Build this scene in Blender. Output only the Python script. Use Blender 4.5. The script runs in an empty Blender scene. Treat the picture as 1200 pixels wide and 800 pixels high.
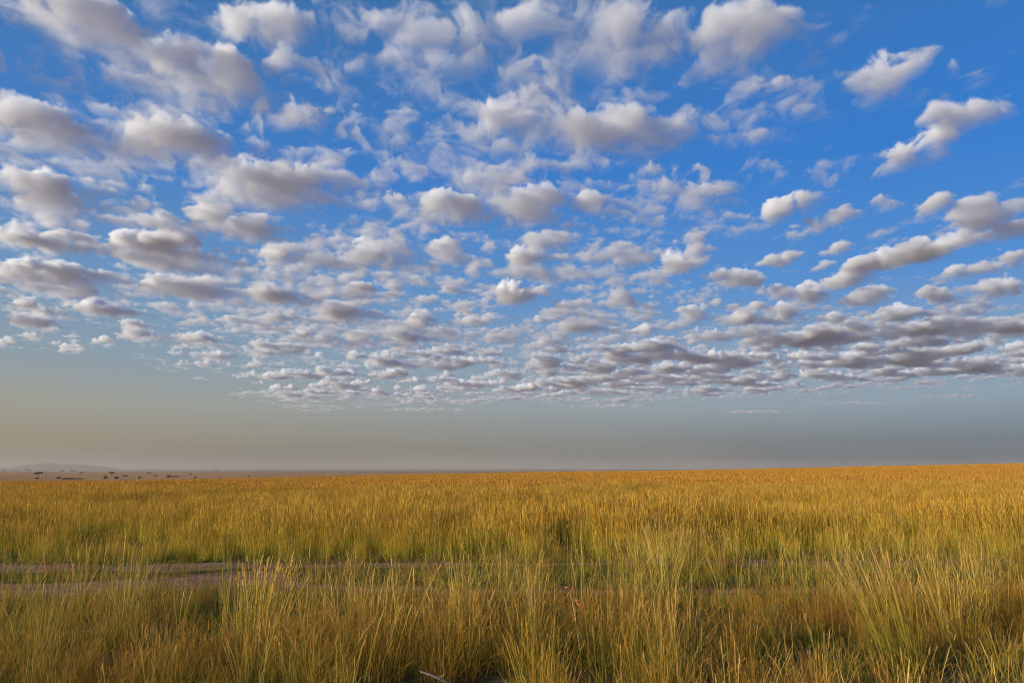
import bpy, math, random
import numpy as np
R = math.radians
EXPO = 0.35
scene = bpy.context.scene
COL = scene.collection

# ------------------------------------------------------------------ helpers
def tag(o, label=None, cat=None, group=None, kind=None):
    if label: o['label'] = label
    if cat: o['category'] = cat
    if group: o['group'] = group
    if kind: o['kind'] = kind
    return o

def new_mat(name):
    m = bpy.data.materials.new(name)
    m.use_nodes = True
    m.node_tree.nodes.clear()
    return m, m.node_tree.nodes, m.node_tree.links

def mesh_from(name, verts, faces, mat=None):
    me = bpy.data.meshes.new(name)
    me.from_pydata(verts, [], faces)
    me.update()
    if mat: me.materials.append(mat)
    return me

def link(name, me, parent=None):
    o = bpy.data.objects.new(name, me)
    COL.objects.link(o)
    if parent: o.parent = parent
    return o

def math_node(nt, op, a, b=None, clamp=False, c=None):
    n = nt.nodes.new('ShaderNodeMath'); n.operation = op; n.use_clamp = clamp
    for i, v in enumerate((a, b, c)):
        if v is None: continue
        if isinstance(v, (int, float)): n.inputs[i].default_value = v
        else: nt.links.new(v, n.inputs[i])
    return n.outputs[0]

def ramp_node(nt, fac, stops, interp='LINEAR'):
    n = nt.nodes.new('ShaderNodeValToRGB')
    cr = n.color_ramp; cr.interpolation = interp
    while len(cr.elements) < len(stops): cr.elements.new(0.5)
    for e, (p, c) in zip(cr.elements, stops):
        e.position = p
        e.color = (*c, 1) if not isinstance(c, (int, float)) else (c, c, c, 1)
    nt.links.new(fac, n.inputs[0])
    return n.outputs[0]

def lin(r, g, b):
    f = lambda v: ((v/255+0.055)/1.055)**2.4 if v > 10 else v/255/12.92
    return (f(r), f(g), f(b))

# ------------------------------------------------------------------ camera
CAM_H = 1.7
FPX = 800.0                      # 24 mm lens on a 36 mm sensor, in 1200 px units
PITCH = math.atan2(150.5, FPX)
CP, SP = math.cos(PITCH), math.sin(PITCH)
cam_d = bpy.data.cameras.new('camera')
cam_d.lens = 24; cam_d.sensor_width = 36
cam_d.clip_start = 0.05; cam_d.clip_end = 120000
cam = bpy.data.objects.new('camera', cam_d); COL.objects.link(cam)
cam.location = (0, 0, CAM_H)
cam.rotation_euler = (math.pi/2 + PITCH, 0, 0)
scene.camera = cam

# ------------------------------------------------------------------ light
SUN_EL, SUN_AZ = R(12), R(-118)    # azimuth from +Y (view direction), clockwise; negative = left, behind
sd = bpy.data.lights.new('sun', 'SUN'); sd.energy = SUN_E = 5.0; sd.angle = R(0.53); sd.color = (1, .865, .63)
so = bpy.data.objects.new('sun', sd); COL.objects.link(so)
so.rotation_euler = (math.pi/2 - SUN_EL, 0, -SUN_AZ + math.pi)
SUNV = np.array((math.sin(SUN_AZ)*math.cos(SUN_EL), math.cos(SUN_AZ)*math.cos(SUN_EL), math.sin(SUN_EL)))

def build_world():
    w = bpy.data.worlds.new('World'); scene.world = w; w.use_nodes = True
    nt = w.node_tree; nt.nodes.clear(); L = nt.links
    out = nt.nodes.new('ShaderNodeOutputWorld'); bg = nt.nodes.new('ShaderNodeBackground')
    sky = nt.nodes.new('ShaderNodeTexSky'); sky.sky_type = 'NISHITA'; sky.sun_disc = False
    sky.sun_elevation = SUN_EL; sky.sun_rotation = SUN_AZ
    sky.air_density = 1.0; sky.dust_density = 0.6; sky.ozone_density = 1.6; sky.altitude = 1600
    bg.inputs['Strength'].default_value = 0.1
    # dusty air low over the plain: a band that thickens towards the horizon, warmer on the sun's side
    tc = nt.nodes.new('ShaderNodeTexCoord')
    sep = nt.nodes.new('ShaderNodeSeparateXYZ'); L.new(tc.outputs['Generated'], sep.inputs[0])
    el = math_node(nt, 'ARCSINE', sep.outputs[2])
    eld = math_node(nt, 'DIVIDE', el, R(40), clamp=True)         # 0..1 over 0..40 degrees
    k = 10.0/2**EXPO                                             # / strength
    sc = lambda c: tuple(v*k for v in lin(*c))
    P = lambda px: math.degrees(math.atan((550.5-px)/FPX))/40.0
    warm = ramp_node(nt, eld, [(P(548), sc((140,131,108))), (P(520), sc((149,140,116))), (P(480), sc((157,158,148))),
                               (P(430), sc((136,157,172))), (P(340), sc((104,148,192))), (P(200), sc((60,125,198))), (.93, sc((58,112,168)))])
    cool = ramp_node(nt, eld, [(P(548), sc((88,108,122))), (P(520), sc((94,114,130))), (P(480), sc((134,155,172))),
                               (P(440), sc((134,162,186))), (P(340), sc((72,140,212))), (P(200), sc((44,123,207))), (.93, sc((50,112,182)))])
    zen = math_node(nt, 'DIVIDE', math_node(nt, 'SUBTRACT', el, R(38)), R(50), clamp=True)
    az = math_node(nt, 'ARCTAN2', sep.outputs[0], sep.outputs[1])   # 0 ahead, + right
    f = math_node(nt, 'ADD', math_node(nt, 'DIVIDE', az, R(74)), 0.5, clamp=True)
    mx = nt.nodes.new('ShaderNodeMix'); mx.data_type = 'RGBA'
    L.new(f, mx.inputs[0]); L.new(warm, mx.inputs[6]); L.new(cool, mx.inputs[7])
    mz = nt.nodes.new('ShaderNodeMix'); mz.data_type = 'RGBA'
    L.new(zen, mz.inputs[0]); L.new(mx.outputs[2], mz.inputs[6]); mz.inputs[7].default_value = (*sc((30,76,138)), 1)
    m2 = nt.nodes.new('ShaderNodeMix'); m2.data_type = 'RGBA'
    m2.inputs[0].default_value = 0.96
    L.new(sky.outputs[0], m2.inputs[6]); L.new(mz.outputs[2], m2.inputs[7])
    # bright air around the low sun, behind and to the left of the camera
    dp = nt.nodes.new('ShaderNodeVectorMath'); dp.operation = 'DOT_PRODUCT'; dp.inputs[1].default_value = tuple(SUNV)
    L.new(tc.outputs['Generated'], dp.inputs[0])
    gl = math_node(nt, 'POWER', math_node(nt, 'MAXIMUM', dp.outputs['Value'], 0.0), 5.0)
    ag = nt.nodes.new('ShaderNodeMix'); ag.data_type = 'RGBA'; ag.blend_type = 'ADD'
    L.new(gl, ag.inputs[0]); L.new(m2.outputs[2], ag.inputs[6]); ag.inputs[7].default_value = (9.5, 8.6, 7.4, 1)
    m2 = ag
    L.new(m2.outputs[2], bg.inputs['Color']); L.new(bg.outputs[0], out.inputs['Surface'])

# ------------------------------------------------------------------ clouds
HB = 1200.0       # cloud base
HM = HB + 35.0    # the level the layout is read off at
# each entry: centre x, y and half width, half height as seen from the camera (1200x800), tilt, opacity
CL = [
 (105,28,85,36,20,1.4),(180,72,80,34,25,1.3),(258,88,58,26,10,1.1),(205,112,42,14,15,.7),(60,5,40,18,15,.8),
 (25,62,40,24,20,.45),(55,72,25,14,20,.35),(222,4,22,7,0,.6),
 (325,28,60,30,10,1.3),(345,62,28,20,0,.9),(385,78,26,24,20,.7),(290,4,35,10,0,.9),(395,35,25,40,10,.5),
 (330,130,45,24,10,.75),(385,150,50,34,30,.7),(425,185,35,18,25,.5),(300,130,15,14,0,.6),
 (480,45,48,38,0,.7),(530,62,42,42,0,.7),(452,130,30,40,-20,.65),(415,85,25,24,0,.55),(465,165,20,16,20,.6),(520,15,60,18,0,.6),
 (625,28,48,34,0,.75),(650,80,55,14,0,.4),(585,12,30,14,0,.8),(690,60,40,25,0,.35),
 (765,30,70,36,0,.8),(720,8,35,15,0,.8),(740,70,50,18,0,.35),(870,42,75,40,-5,1),(835,50,40,28,0,.9),(905,30,40,22,0,.7),(790,6,60,12,0,.8),
 (618,135,54,42,0,1.6),(592,148,28,24,0,1.3),(712,150,54,36,0,1.5),(745,138,24,20,0,1.2),(664,152,24,26,0,.9),
 (515,147,20,17,0,.95),(546,126,22,17,0,.45),
 (45,148,70,28,14,1.3),(85,165,38,22,10,.9),(108,137,13,10,0,.7),(195,163,68,25,8,1.5),(165,152,28,18,0,1),
 (155,198,34,15,10,.4),(110,195,30,14,0,.3),
 (58,228,62,22,10,1.1),(30,218,28,16,0,1),(145,242,38,18,8,.7),(175,237,17,9,10,.8),(205,262,46,15,8,.6),
 (315,218,84,26,4,1.2),(250,252,26,18,10,.85),(290,268,46,16,5,.75),(350,225,44,16,0,.9),(262,225,30,15,0,.8),
 (405,180,55,22,10,.4),(458,232,17,9,0,1),(507,237,21,16,0,1.05),(552,205,34,24,0,.8),(540,243,44,15,0,.8),
 (620,234,40,26,0,1.05),(600,228,18,16,0,1),(695,231,24,11,-6,1),(667,238,24,10,0,.6),(587,206,26,9,0,.6),(570,175,18,14,0,.3),(430,262,50,12,5,.4),
 (995,14,22,11,-10,.35),(1058,66,28,13,-25,1.3),(1022,92,34,20,-6,1.4),(1048,98,28,16,0,.9),(1008,105,16,16,0,.8),
 (1101,75,8,11,20,.8),(1140,82,42,12,-15,.6),(1104,102,12,5,-10,.7),(1135,128,42,18,-8,1.3),(1110,122,18,11,-10,1.2),(1170,97,12,4,-5,.6),
 (1110,152,14,14,10,.9),(1095,168,36,13,-22,1.2),(1058,183,32,11,-14,1.3),(1072,160,26,8,-25,.5),(1165,60,40,10,-20,.25),
 (905,112,66,36,-8,.55),(955,88,32,18,0,.55),(890,150,30,14,-20,.5),(897,148,9,12,20,.7),(870,60,40,20,0,.6),
 (840,100,10,5,0,.5),(797,143,15,14,0,.7),(818,163,26,9,-15,.8),(838,152,8,8,0,.7),(890,195,24,19,0,.65),(885,205,16,9,0,.7),
 (798,217,46,32,5,.75),(780,228,24,18,0,.6),(755,208,12,12,0,.7),(835,245,35,14,0,.5),
 (925,237,38,11,-20,1.1),(905,245,18,8,-15,1.2),(952,224,20,11,-25,.7),(975,255,36,14,-10,.6),(940,265,40,11,-8,.5),(860,258,40,12,0,.55),(1000,236,12,4,-5,.6),
 (1038,231,12,8,0,.8),(1095,232,24,8,-18,1),(1082,240,10,5,0,.8),(1160,244,48,17,-6,.9),(1140,255,32,16,0,.8),(1190,262,32,10,-10,.8),(1170,232,28,7,-10,.8),
 # second belt
 (15,276,30,11,6,.9),(40,281,25,12,8,.9),(90,280,28,11,6,.9),(66,290,30,8,0,.6),(200,296,70,22,8,1),(152,280,20,13,0,1.1),(215,280,22,12,0,.8),(245,306,30,10,5,.8),
 (328,299,22,14,4,.9),(366,303,20,14,15,.8),(290,303,7,5,0,.9),(386,302,18,13,0,.8),(316,312,34,6,5,.5),
 (22,318,36,11,8,.9),(65,322,45,14,8,.9),(50,310,36,8,5,.9),(88,311,7,4,0,1),(112,317,14,6,5,.9),(95,336,24,6,10,.8),(145,333,24,10,12,.8),(180,328,22,7,0,1),(206,330,26,8,5,1),(240,333,24,9,4,1),(222,340,40,7,5,.8),
 (315,343,26,9,8,1.1),(335,350,26,6,5,.7),(355,332,18,6,5,.8),(385,341,15,5,10,.7),(390,365,28,9,8,1.05),(323,370,15,6,15,.8),(265,370,11,5,0,.8),(236,372,5,3,0,.7),
 (48,364,34,8,6,.85),(30,355,22,6,0,.8),(110,358,30,8,8,.9),(140,363,25,6,6,.8),(44,376,28,7,14,.8),(155,378,18,6,10,.8),(165,392,26,7,10,.8),(125,398,14,5,4,.8),(88,406,15,4,4,.8),(8,398,14,5,0,.8),(40,391,16,5,0,.6),
 (235,397,30,9,8,.8),(222,392,14,6,0,.8),(250,414,24,6,6,.8),(308,402,16,8,0,.7),(357,389,15,7,0,1),(318,410,30,7,0,.6),(385,398,24,9,8,.8),
 (435,296,46,14,-3,1),(415,301,24,9,0,1),(468,290,24,11,0,.9),(523,288,26,15,0,.8),(570,279,15,8,0,.7),(620,296,26,16,-10,.8),(630,284,16,13,0,.7),(606,314,10,7,0,.8),(552,311,8,5,0,.8),
 (605,343,34,8,-2,1.1),(632,338,14,7,0,.8),(642,330,8,8,0,.6),(690,314,16,9,0,.5),(420,335,19,9,2,1),(462,336,16,9,8,.8),(525,336,14,8,4,.85),(660,355,17,5,4,.55),(687,351,8,4,0,.9),
 (726,348,21,8,6,.9),(728,284,20,8,8,.7),(742,297,24,10,6,.7),(755,281,12,4,0,.5),(772,290,12,7,0,.7),(767,346,10,5,-6,.8),(793,341,10,6,0,.9),
 (405,365,20,10,8,.9),(462,361,6,6,0,.8),(492,372,18,8,0,1),(500,365,14,6,0,.9),(562,369,27,9,-2,1),(602,377,13,6,0,.5),(632,371,12,3,0,.9),(680,381,25,5,0,1),(720,384,14,9,0,.7),(750,384,15,7,0,1),(418,396,20,8,6,.9),(468,392,20,10,10,.9),
 (766,405,18,6,0,1.2),(636,421,16,7,0,1),(640,398,18,7,0,.8),(345,459,60,4,0,.5),(890,481,45,1.8,0,.4),(720,474,40,2,0,.4),(1010,470,50,2,0,.35),(1120,462,40,2,0,.35),(500,478,50,1.8,0,.35),
 (815,287,20,18,-30,1),(790,308,30,15,-10,.9),(802,300,22,14,0,.9),(765,318,14,8,0,.6),(845,318,18,8,0,1),(870,325,38,9,4,.9),(835,325,14,6,-10,.8),(915,299,17,8,-4,.9),(926,294,12,7,0,.8),
 (978,287,18,6,-8,.9),(962,305,11,5,-15,.8),(1045,302,40,10,-6,1.1),(1015,308,26,7,-5,1),(1088,292,36,11,-12,1),(1125,276,26,10,-22,1),(1150,268,24,9,-10,.8),(1185,300,28,8,-14,1),(1125,315,26,6,-10,.9),(1160,306,22,7,-10,.9),
 (985,327,34,10,-20,1),(955,340,26,10,-14,1),(1000,318,18,8,-20,1),(910,338,22,11,0,.7),(857,356,7,5,0,.9),(885,356,14,6,-8,.8),(815,363,20,8,-4,.9),(838,352,10,6,0,.9),(875,371,30,8,-4,.9),(915,365,20,8,-14,.9),
 (1022,344,34,9,-4,.85),(1025,337,20,5,0,1),(1097,342,22,11,-6,1.05),(1110,338,10,7,0,1),(1167,334,28,8,-8,1),(1195,338,14,6,0,1),(980,369,20,5,-5,.8),(1052,366,34,6,-4,.9),(1130,362,44,10,-5,.7),
 (1040,390,62,11,-6,.75),(965,392,34,10,0,.9),(1010,379,34,8,-4,.9),(908,396,36,6,0,.7),(890,388,34,8,0,.7),(828,392,28,8,0,.7),(1100,377,34,9,-4,.7),(1160,380,40,8,-6,.7),(1190,372,18,8,-8,.7),
 
]
NA1, NA0, THR = 6.6, 2.4, .31

_rng = np.random.default_rng(7)
def vnoise2(x, y, seed):
    """smooth value noise in numpy, about -1..1"""
    r = np.random.default_rng(seed).random((256, 256)).astype(np.float32)*2-1
    xi = np.floor(x).astype(np.int64); yi = np.floor(y).astype(np.int64)
    fx = x-xi; fy = y-yi
    fx = fx*fx*fx*(fx*(fx*6-15)+10); fy = fy*fy*fy*(fy*(fy*6-15)+10)
    a = r[xi & 255, yi & 255]; b = r[(xi+1) & 255, yi & 255]; c = r[xi & 255, (yi+1) & 255]; d = r[(xi+1) & 255, (yi+1) & 255]
    return (a*(1-fx)+b*fx)*(1-fy)+(c*(1-fx)+d*fx)*fy
def fbm2(x, y, seed, octv=4, gain=.5):
    s = 0; a = 1; t = 0
    for i in range(octv):
        s = s+a*vnoise2(x*2**i+17.3*i, y*2**i-9.1*i, seed+i); t += a; a *= gain
    return s/t

def cloud_maps(X, Y):
    """cover 0..1+ and thickness (m) of the cloud layer above ground point X, Y"""
    # ragged edges: warp the lookup position
    wx = X+80*fbm2(X/230, Y/230, 11, 5, .58)+0.0; wy = Y+80*fbm2(X/230, Y/230, 31, 5, .58)
    Z = HM-CAM_H
    fwd = wy*CP+Z*SP; up = -wy*SP+Z*CP
    px = 600+FPX*wx/fwd; py = 400-FPX*up/fwd
    cov = np.zeros_like(X); thick = np.zeros_like(X); body = np.zeros_like(X)+.55
    # broken cells of the far deck
    ridge = fbm2(wx/210, wy/260, 51, 5, .6)+.4*fbm2(wx/620, wy/520, 61, 2)
    big = fbm2(X/1500, Y/1500, 71, 3)
    top = np.interp(px, [-100, 0, 200, 400, 600, 800, 1000, 1300], [350, 360, 375, 378, 385, 372, 350, 345])
    bot = np.interp(px, [-100, 0, 150, 260, 350, 430, 600, 740, 860, 1000, 1200, 1300], [398, 404, 410, 440, 470, 466, 464, 463, 458, 446, 440, 438])
    fray = np.clip((bot-py+9*big+6*fbm2(wx/400, wy/900, 81, 3))/20+.45, 0, 1)
    m = np.clip((py-top)/35, 0, 1)*fray**.6
    dens = np.interp(px, [-100, 0, 250, 400, 600, 800, 1300], [-.25, -.22, -.1, .1, .2, .26, .3])
    # thin out over the outside of the frame too, so the sky goes on past it
    outside = np.clip(np.maximum(np.maximum(-px-20, px-1230)/120, (-py-20)/60), 0, 1)*np.clip((bot-py)/8, 0, 1)
    cell = np.clip((ridge+dens-.03)*2.4, 0, 1)*m
    body = np.where(cell > cov, np.interp(px, [200, 600, 1000], [.55, .68, .8])*(.4+.6*fray), body); cov = np.maximum(cov, cell); thick = np.maximum(thick, (56*cell)*(.35+.65*fray))
    oc = np.clip((fbm2(wx/520, wy/520, 91, 4)-.02)*3.0, 0, 1)*outside
    cov = np.maximum(cov, oc); thick = np.maximum(thick, 150*oc)
    tear = 1.0*fbm2(X/170, Y/130, 171, 5, .62)
    # thin torn shreds between the puffs
    sh = fbm2(wx/330, wy/250, 131, 5, .6)+.5*fbm2(X/900, Y/900, 151, 2)
    lane = np.interp(px, [-100, 0, 300, 700, 820, 950, 1300], [.38, .38, .39, .32, .13, -.04, -.07])+np.clip((260-py)/260, 0, 1)*np.interp(px, [700, 850], [.08, 0])
    shreds = np.clip((sh+lane)*1.8, 0, .74)*np.clip((bot-25-py)/50, 0, 1)
    body = np.where(shreds > cov, .30, body); cov = np.maximum(cov, shreds); thick = np.maximum(thick, 45*shreds)
    for cx, cy, a, b, rot, op in CL:
        hi = min(1.0, max(0.0, (300-cy)/120))          # the high near clouds are broad thin sheets
        a *= 1+.14*hi; b *= 1+.10*hi
        el = math.atan((550.5-cy)/FPX)
        slant = Z/math.sin(el)
        wid = a/FPX*slant; dep = b/FPX*slant/math.sin(el)
        T = min(46.0-8*hi, 0.23*min(wid*1.2, dep)) + 14
        # the ellipse on the layer; foreshortened thickness is taken off its depth
        sel = (np.abs(px-cx) < a*1.6+b) & (np.abs(py-cy) < b*1.7+abs(math.sin(R(rot)))*a*1.5)
        if not sel.any(): continue
        dx = px[sel]-cx; dy = py[sel]-cy
        c, s = math.cos(R(rot)), math.sin(R(rot))
        u = (dx*c+dy*s)/a; v = (-dx*s+dy*c)/b
        # heaped and sharp on the side the sun and the camera are on, trailing off thinly on the far side
        v = v+.10; v = np.where(v < 0, v*1.12, v*.86)
        r = np.sqrt(u*u+v*v)/1.12
        q = np.clip(1.22-r, 0, 1)
        cc = np.clip(q*1.1, 0, 1)*min(op, 1.5)*np.clip(.95+1.1*tear[sel], .25, 1.2)
        k = cov[sel]
        cov[sel] = np.maximum(k, cc)+0.3*np.minimum(k, cc)
        near_ = np.clip(.60-.52*v-.18*u, .10, 1.1)
        own = cc >= k
        body[sel] = np.where(own, near_*min(1.1, .35+.75*op)*(1-.22*hi), body[sel])
        thick[sel] = np.maximum(thick[sel], T*np.sqrt(q)*min(1, op+.1)*(.75+.55*near_))
    return np.clip(cov, 0, 1.35).astype(np.float32), thick.astype(np.float32), body.astype(np.float32)

def cloud_material():
    m, N, L = new_mat('cloud_vapour')
    out = N.new('ShaderNodeOutputMaterial'); pv = N.new('ShaderNodeVolumePrincipled')
    pv.inputs['Color'].default_value = (.955, .972, 1, 1)
    pv.inputs['Density'].default_value = 1.0
    pv.inputs['Density Attribute'].default_value = 'density'
    pv.inputs['Anisotropy'].default_value = 0.30
    L.new(pv.outputs[0], out.inputs['Volume'])
    return m

def cloud_object(name, x0, x1, y0, y1, res, zres, mat, noise, sigma, cut=None):
    z0, z1 = HB-60.0, HB+230.0
    nx = int((x1-x0)/res)+1; ny = int((y1-y0)/res)+1; nz = int((z1-z0)/zres)+1
    x1 = x0+(nx-1)*res; y1 = y0+(ny-1)*res
    xs = x0+res*np.arange(nx, dtype=np.float32); ys = y0+res*np.arange(ny, dtype=np.float32)
    X, Y = np.meshgrid(xs, ys)                  # index = j*nx+i
    cov, thick, body = cloud_maps(X.astype(np.float64), Y.astype(np.float64))
    n = nx*ny
    me = bpy.data.meshes.new(name); me.vertices.add(n)
    co = np.empty((n, 3), np.float32); co[:, 0] = X.ravel(); co[:, 1] = Y.ravel(); co[:, 2] = HB
    me.vertices.foreach_set('co', co.ravel())
    for nm, arr in (('cover', cov), ('thick', thick), ('body', body)):
        at = me.attributes.new(nm, 'FLOAT', 'POINT'); at.data.foreach_set('value', arr.ravel())
    me.materials.append(mat)
    o = link(name, me)
    g = bpy.data.node_groups.new(name+'_field', 'GeometryNodeTree')
    g.interface.new_socket('Geometry', in_out='INPUT', socket_type='NodeSocketGeometry')
    g.interface.new_socket('Geometry', in_out='OUTPUT', socket_type='NodeSocketGeometry')
    N, L = g.nodes, g.links
    gi = N.new('NodeGroupInput'); go = N.new('NodeGroupOutput')
    vc = N.new('GeometryNodeVolumeCube')
    vc.inputs['Min'].default_value = (x0, y0, z0); vc.inputs['Max'].default_value = (x1, y1, z1)
    vc.inputs['Resolution X'].default_value = nx; vc.inputs['Resolution Y'].default_value = ny; vc.inputs['Resolution Z'].default_value = nz
    pos = N.new('GeometryNodeInputPosition'); sep = N.new('ShaderNodeSeparateXYZ'); L.new(pos.outputs[0], sep.inputs[0])
    M = lambda *a, **k: math_node(g, *a, **k)
    i = M('ROUND', M('DIVIDE', M('SUBTRACT', sep.outputs[0], x0), res)); j = M('ROUND', M('DIVIDE', M('SUBTRACT', sep.outputs[1], y0), res))
    idx = M('MULTIPLY_ADD', j, float(nx), c=i)
    def samp(nm):
        na = N.new('GeometryNodeInputNamedAttribute'); na.data_type = 'FLOAT'; na.inputs['Name'].default_value = nm
        si = N.new('GeometryNodeSampleIndex'); si.data_type = 'FLOAT'; si.domain = 'POINT'; si.clamp = True
        L.new(gi.outputs[0], si.inputs['Geometry']); L.new(na.outputs[0], si.inputs['Value']); L.new(idx, si.inputs['Index'])
        return si.outputs[0]
    cv, th, bd = samp('cover'), samp('thick'), samp('body')
    def noise_n(scale, detail, rough, off):
        va = N.new('ShaderNodeVectorMath'); va.operation = 'MULTIPLY_ADD'
        L.new(pos.outputs[0], va.inputs[0]); va.inputs[1].default_value = (1/scale, .8/scale, 1.2/scale); va.inputs[2].default_value = off
        nn = N.new('ShaderNodeTexNoise'); nn.noise_dimensions = '3D'
        nn.inputs['Scale'].default_value = 1; nn.inputs['Detail'].default_value = detail; nn.inputs['Roughness'].default_value = rough; nn.inputs['Distortion'].default_value = .75
        L.new(va.outputs[0], nn.inputs['Vector'])
        return M('SUBTRACT', nn.outputs[0], .5)
    n0 = noise_n(noise*2.6, 2, .5, (7.1, 2.2, 4.7))
    n1 = noise_n(noise, 8, .70, (3.1, 8.2, 1.7))
    h = M('SUBTRACT', sep.outputs[2], HB)
    # height inside the cloud, 0 at its base and 1 at its top
    hr = M('DIVIDE', M('ADD', h, 6.0), M('MAXIMUM', th, 8.0))
    up_ = M('POWER', M('MAXIMUM', hr, 0.0), 1.4)
    dn = M('MULTIPLY', M('MAXIMUM', M('MULTIPLY', hr, -1.0), 0.0), 2.2)
    shape = M('SUBTRACT', M('SUBTRACT', M('MULTIPLY', cv, 1.0), M('MULTIPLY', up_, .8)), dn)
    s = M('ADD', shape, M('MULTIPLY', n1, NA1))
    s = M('ADD', s, M('MULTIPLY', n0, NA0))
    e = M('MULTIPLY', M('SUBTRACT', s, THR), 2.8, clamp=True)
    e = M('MULTIPLY', e, M('GREATER_THAN', cv, .015))
    # crisp heaped tops, softer shaded base
    e = M('POWER', e, 1.25)
    lift = M('MULTIPLY_ADD', M('MINIMUM', M('MAXIMUM', hr, 0.0), 1.0), 1.5, c=.22)
    d = M('MULTIPLY', e, M('MULTIPLY', M('MULTIPLY', lift, bd), sigma))
    L.new(d, vc.inputs['Density'])
    sm = N.new('GeometryNodeSetMaterial'); sm.inputs['Material'].default_value = mat
    L.new(vc.outputs[0], sm.inputs['Geometry']); L.new(sm.outputs[0], go.inputs[0])
    md = o.modifiers.new('cloud_field', 'NODES'); md.node_group = g
    print(name, nx, ny, nz, nx*ny*nz/1e6, 'Mvox')
    return o

def build_clouds(q=1.0):
    mat = cloud_material()
    o = cloud_object('clouds', -3200, 3000, 1050, 3150, 5*q, 5*q, mat, 130.0, .058)
    tag(o, 'large broken puffs of pale grey cloud across the upper sky', 'clouds', kind='stuff')
    o = cloud_object('clouds', -9000, 9600, 3158, 14600, 15*q, 8*q, mat, 100.0, .085)
    tag(o, 'far deck of small flat clouds in rows above the horizon', 'clouds', kind='stuff')

scene.view_settings.view_transform = 'Standard'; scene.view_settings.look = 'None'
scene.view_settings.exposure = 0; scene.view_settings.gamma = 1
cy = scene.cycles
cy.volume_step_rate = 2.0; cy.volume_max_steps = 512; cy.volume_bounces = 6; cy.max_bounces = 10
cy.use_adaptive_sampling = True; cy.adaptive_threshold = 0.02

# ------------------------------------------------------------------ terrain
_SX = np.array([0, 150, 320, 500, 650, 800, 1000, 1200.])
_ST = np.array([-.0150, -.0144, -.0113, -.0062, -.0027, -.0007, .0037, .0075])   # slope at which the crest of the rise is seen
CREST, PLAIN = 250.0, -18.0
def sstep(a, b, v):
    t = np.clip((v-a)/(b-a), 0, 1); return t*t*(3-2*t)
def ground_z(x, y):
    x = np.asarray(x, float); y = np.asarray(y, float)
    r = np.hypot(x, y)
    t = np.clip(x/np.maximum(np.abs(y), .35*r+1e-6), -1.2, 1.2)
    slope = np.interp(600+t*FPX, _SX, _ST)
    zc = slope*CREST+CAM_H-.85
    z = zc*np.clip(r/CREST, 0, 1.15)**1.5
    z = z+(.10*fbm2(x/9, y/9, 201, 3)+.25*fbm2(x/60, y/60, 211, 2))*sstep(8, 40, r)*(1-sstep(150, 260, r))
    far = sstep(CREST, 950, r)
    z = z*(1-far)+(PLAIN+2.0*fbm2(x/2500, y/2500, 221, 3))*far
    return z

# the track: two bare wheel ruts that cross in front of the camera
def rut_y(k, x):
    x = np.asarray(x, float)
    return (13.0 if k else 10.35)+.012*x*(1 if k else -1.2)-.0022*x*x*0.25+.45*fbm2(x/3.2, 0*x+3.7+9*k, 241+k, 3)+(0 if k else 1.0)*np.exp(-((x+4.6)/1.5)**2)
def rut_half(k, x):
    x = np.asarray(x, float)
    return (np.interp(x, [-30, -6, -1, 4, 30], [.40, .40, .32, .28, .28]) if k else np.interp(x, [-30, -4.2, -2.8, 3, 6, 30], [.62, .72, .12, .10, .30, .30]))+.30*fbm2(np.asarray(x, float)/1.5, 0*np.asarray(x, float)+1.3+7*k, 251+k, 3)

def soil_mix(nt, pos, scale, a, b):
    n = nt.nodes.new('ShaderNodeTexNoise'); n.inputs['Scale'].default_value = scale; n.inputs['Detail'].default_value = 6; n.inputs['Roughness'].default_value = .65
    nt.links.new(pos, n.inputs['Vector'])
    return ramp_node(nt, n.outputs[0], [(.35, a), (.65, b)])

def ground_material():
    m, N, L = new_mat('savannah_ground')
    nt = m.node_tree
    out = N.new('ShaderNodeOutputMaterial'); bs = N.new('ShaderNodeBsdfDiffuse')
    ge = N.new('ShaderNodeNewGeometry')
    near = soil_mix(nt, ge.outputs['Position'], 1.3, (.050, .048, .018), (.115, .085, .045))
    far = soil_mix(nt, ge.outputs['Position'], .0016, (.30, .165, .075), (.42, .24, .11))
    f2 = soil_mix(nt, ge.outputs['Position'], .012, (.8, .8, .8), (1.08, 1.05, 1.0))
    mu = N.new('ShaderNodeMix'); mu.data_type = 'RGBA'; mu.blend_type = 'MULTIPLY'; mu.inputs[0].default_value = 1
    L.new(far, mu.inputs[6]); L.new(f2, mu.inputs[7])
    ln = N.new('ShaderNodeVectorMath'); ln.operation = 'LENGTH'; L.new(ge.outputs['Position'], ln.inputs[0])
    f = math_node(nt, 'DIVIDE', math_node(nt, 'SUBTRACT', ln.outputs['Value'], 60.0), 160.0, clamp=True)
    mx = N.new('ShaderNodeMix'); mx.data_type = 'RGBA'
    L.new(f, mx.inputs[0]); L.new(near, mx.inputs[6]); L.new(mu.outputs[2], mx.inputs[7])
    L.new(mx.outputs[2], bs.inputs[0])
    bp = N.new('ShaderNodeBump'); bp.inputs['Strength'].default_value = .6; bp.inputs['Distance'].default_value = .05
    n = N.new('ShaderNodeTexNoise'); n.inputs['Scale'].default_value = 9; n.inputs['Detail'].default_value = 5
    L.new(ge.outputs['Position'], n.inputs['Vector']); L.new(n.outputs[0], bp.inputs['Height']); L.new(bp.outputs[0], bs.inputs['Normal'])
    L.new(bs.outputs[0], out.inputs['Surface'])
    return m

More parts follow.
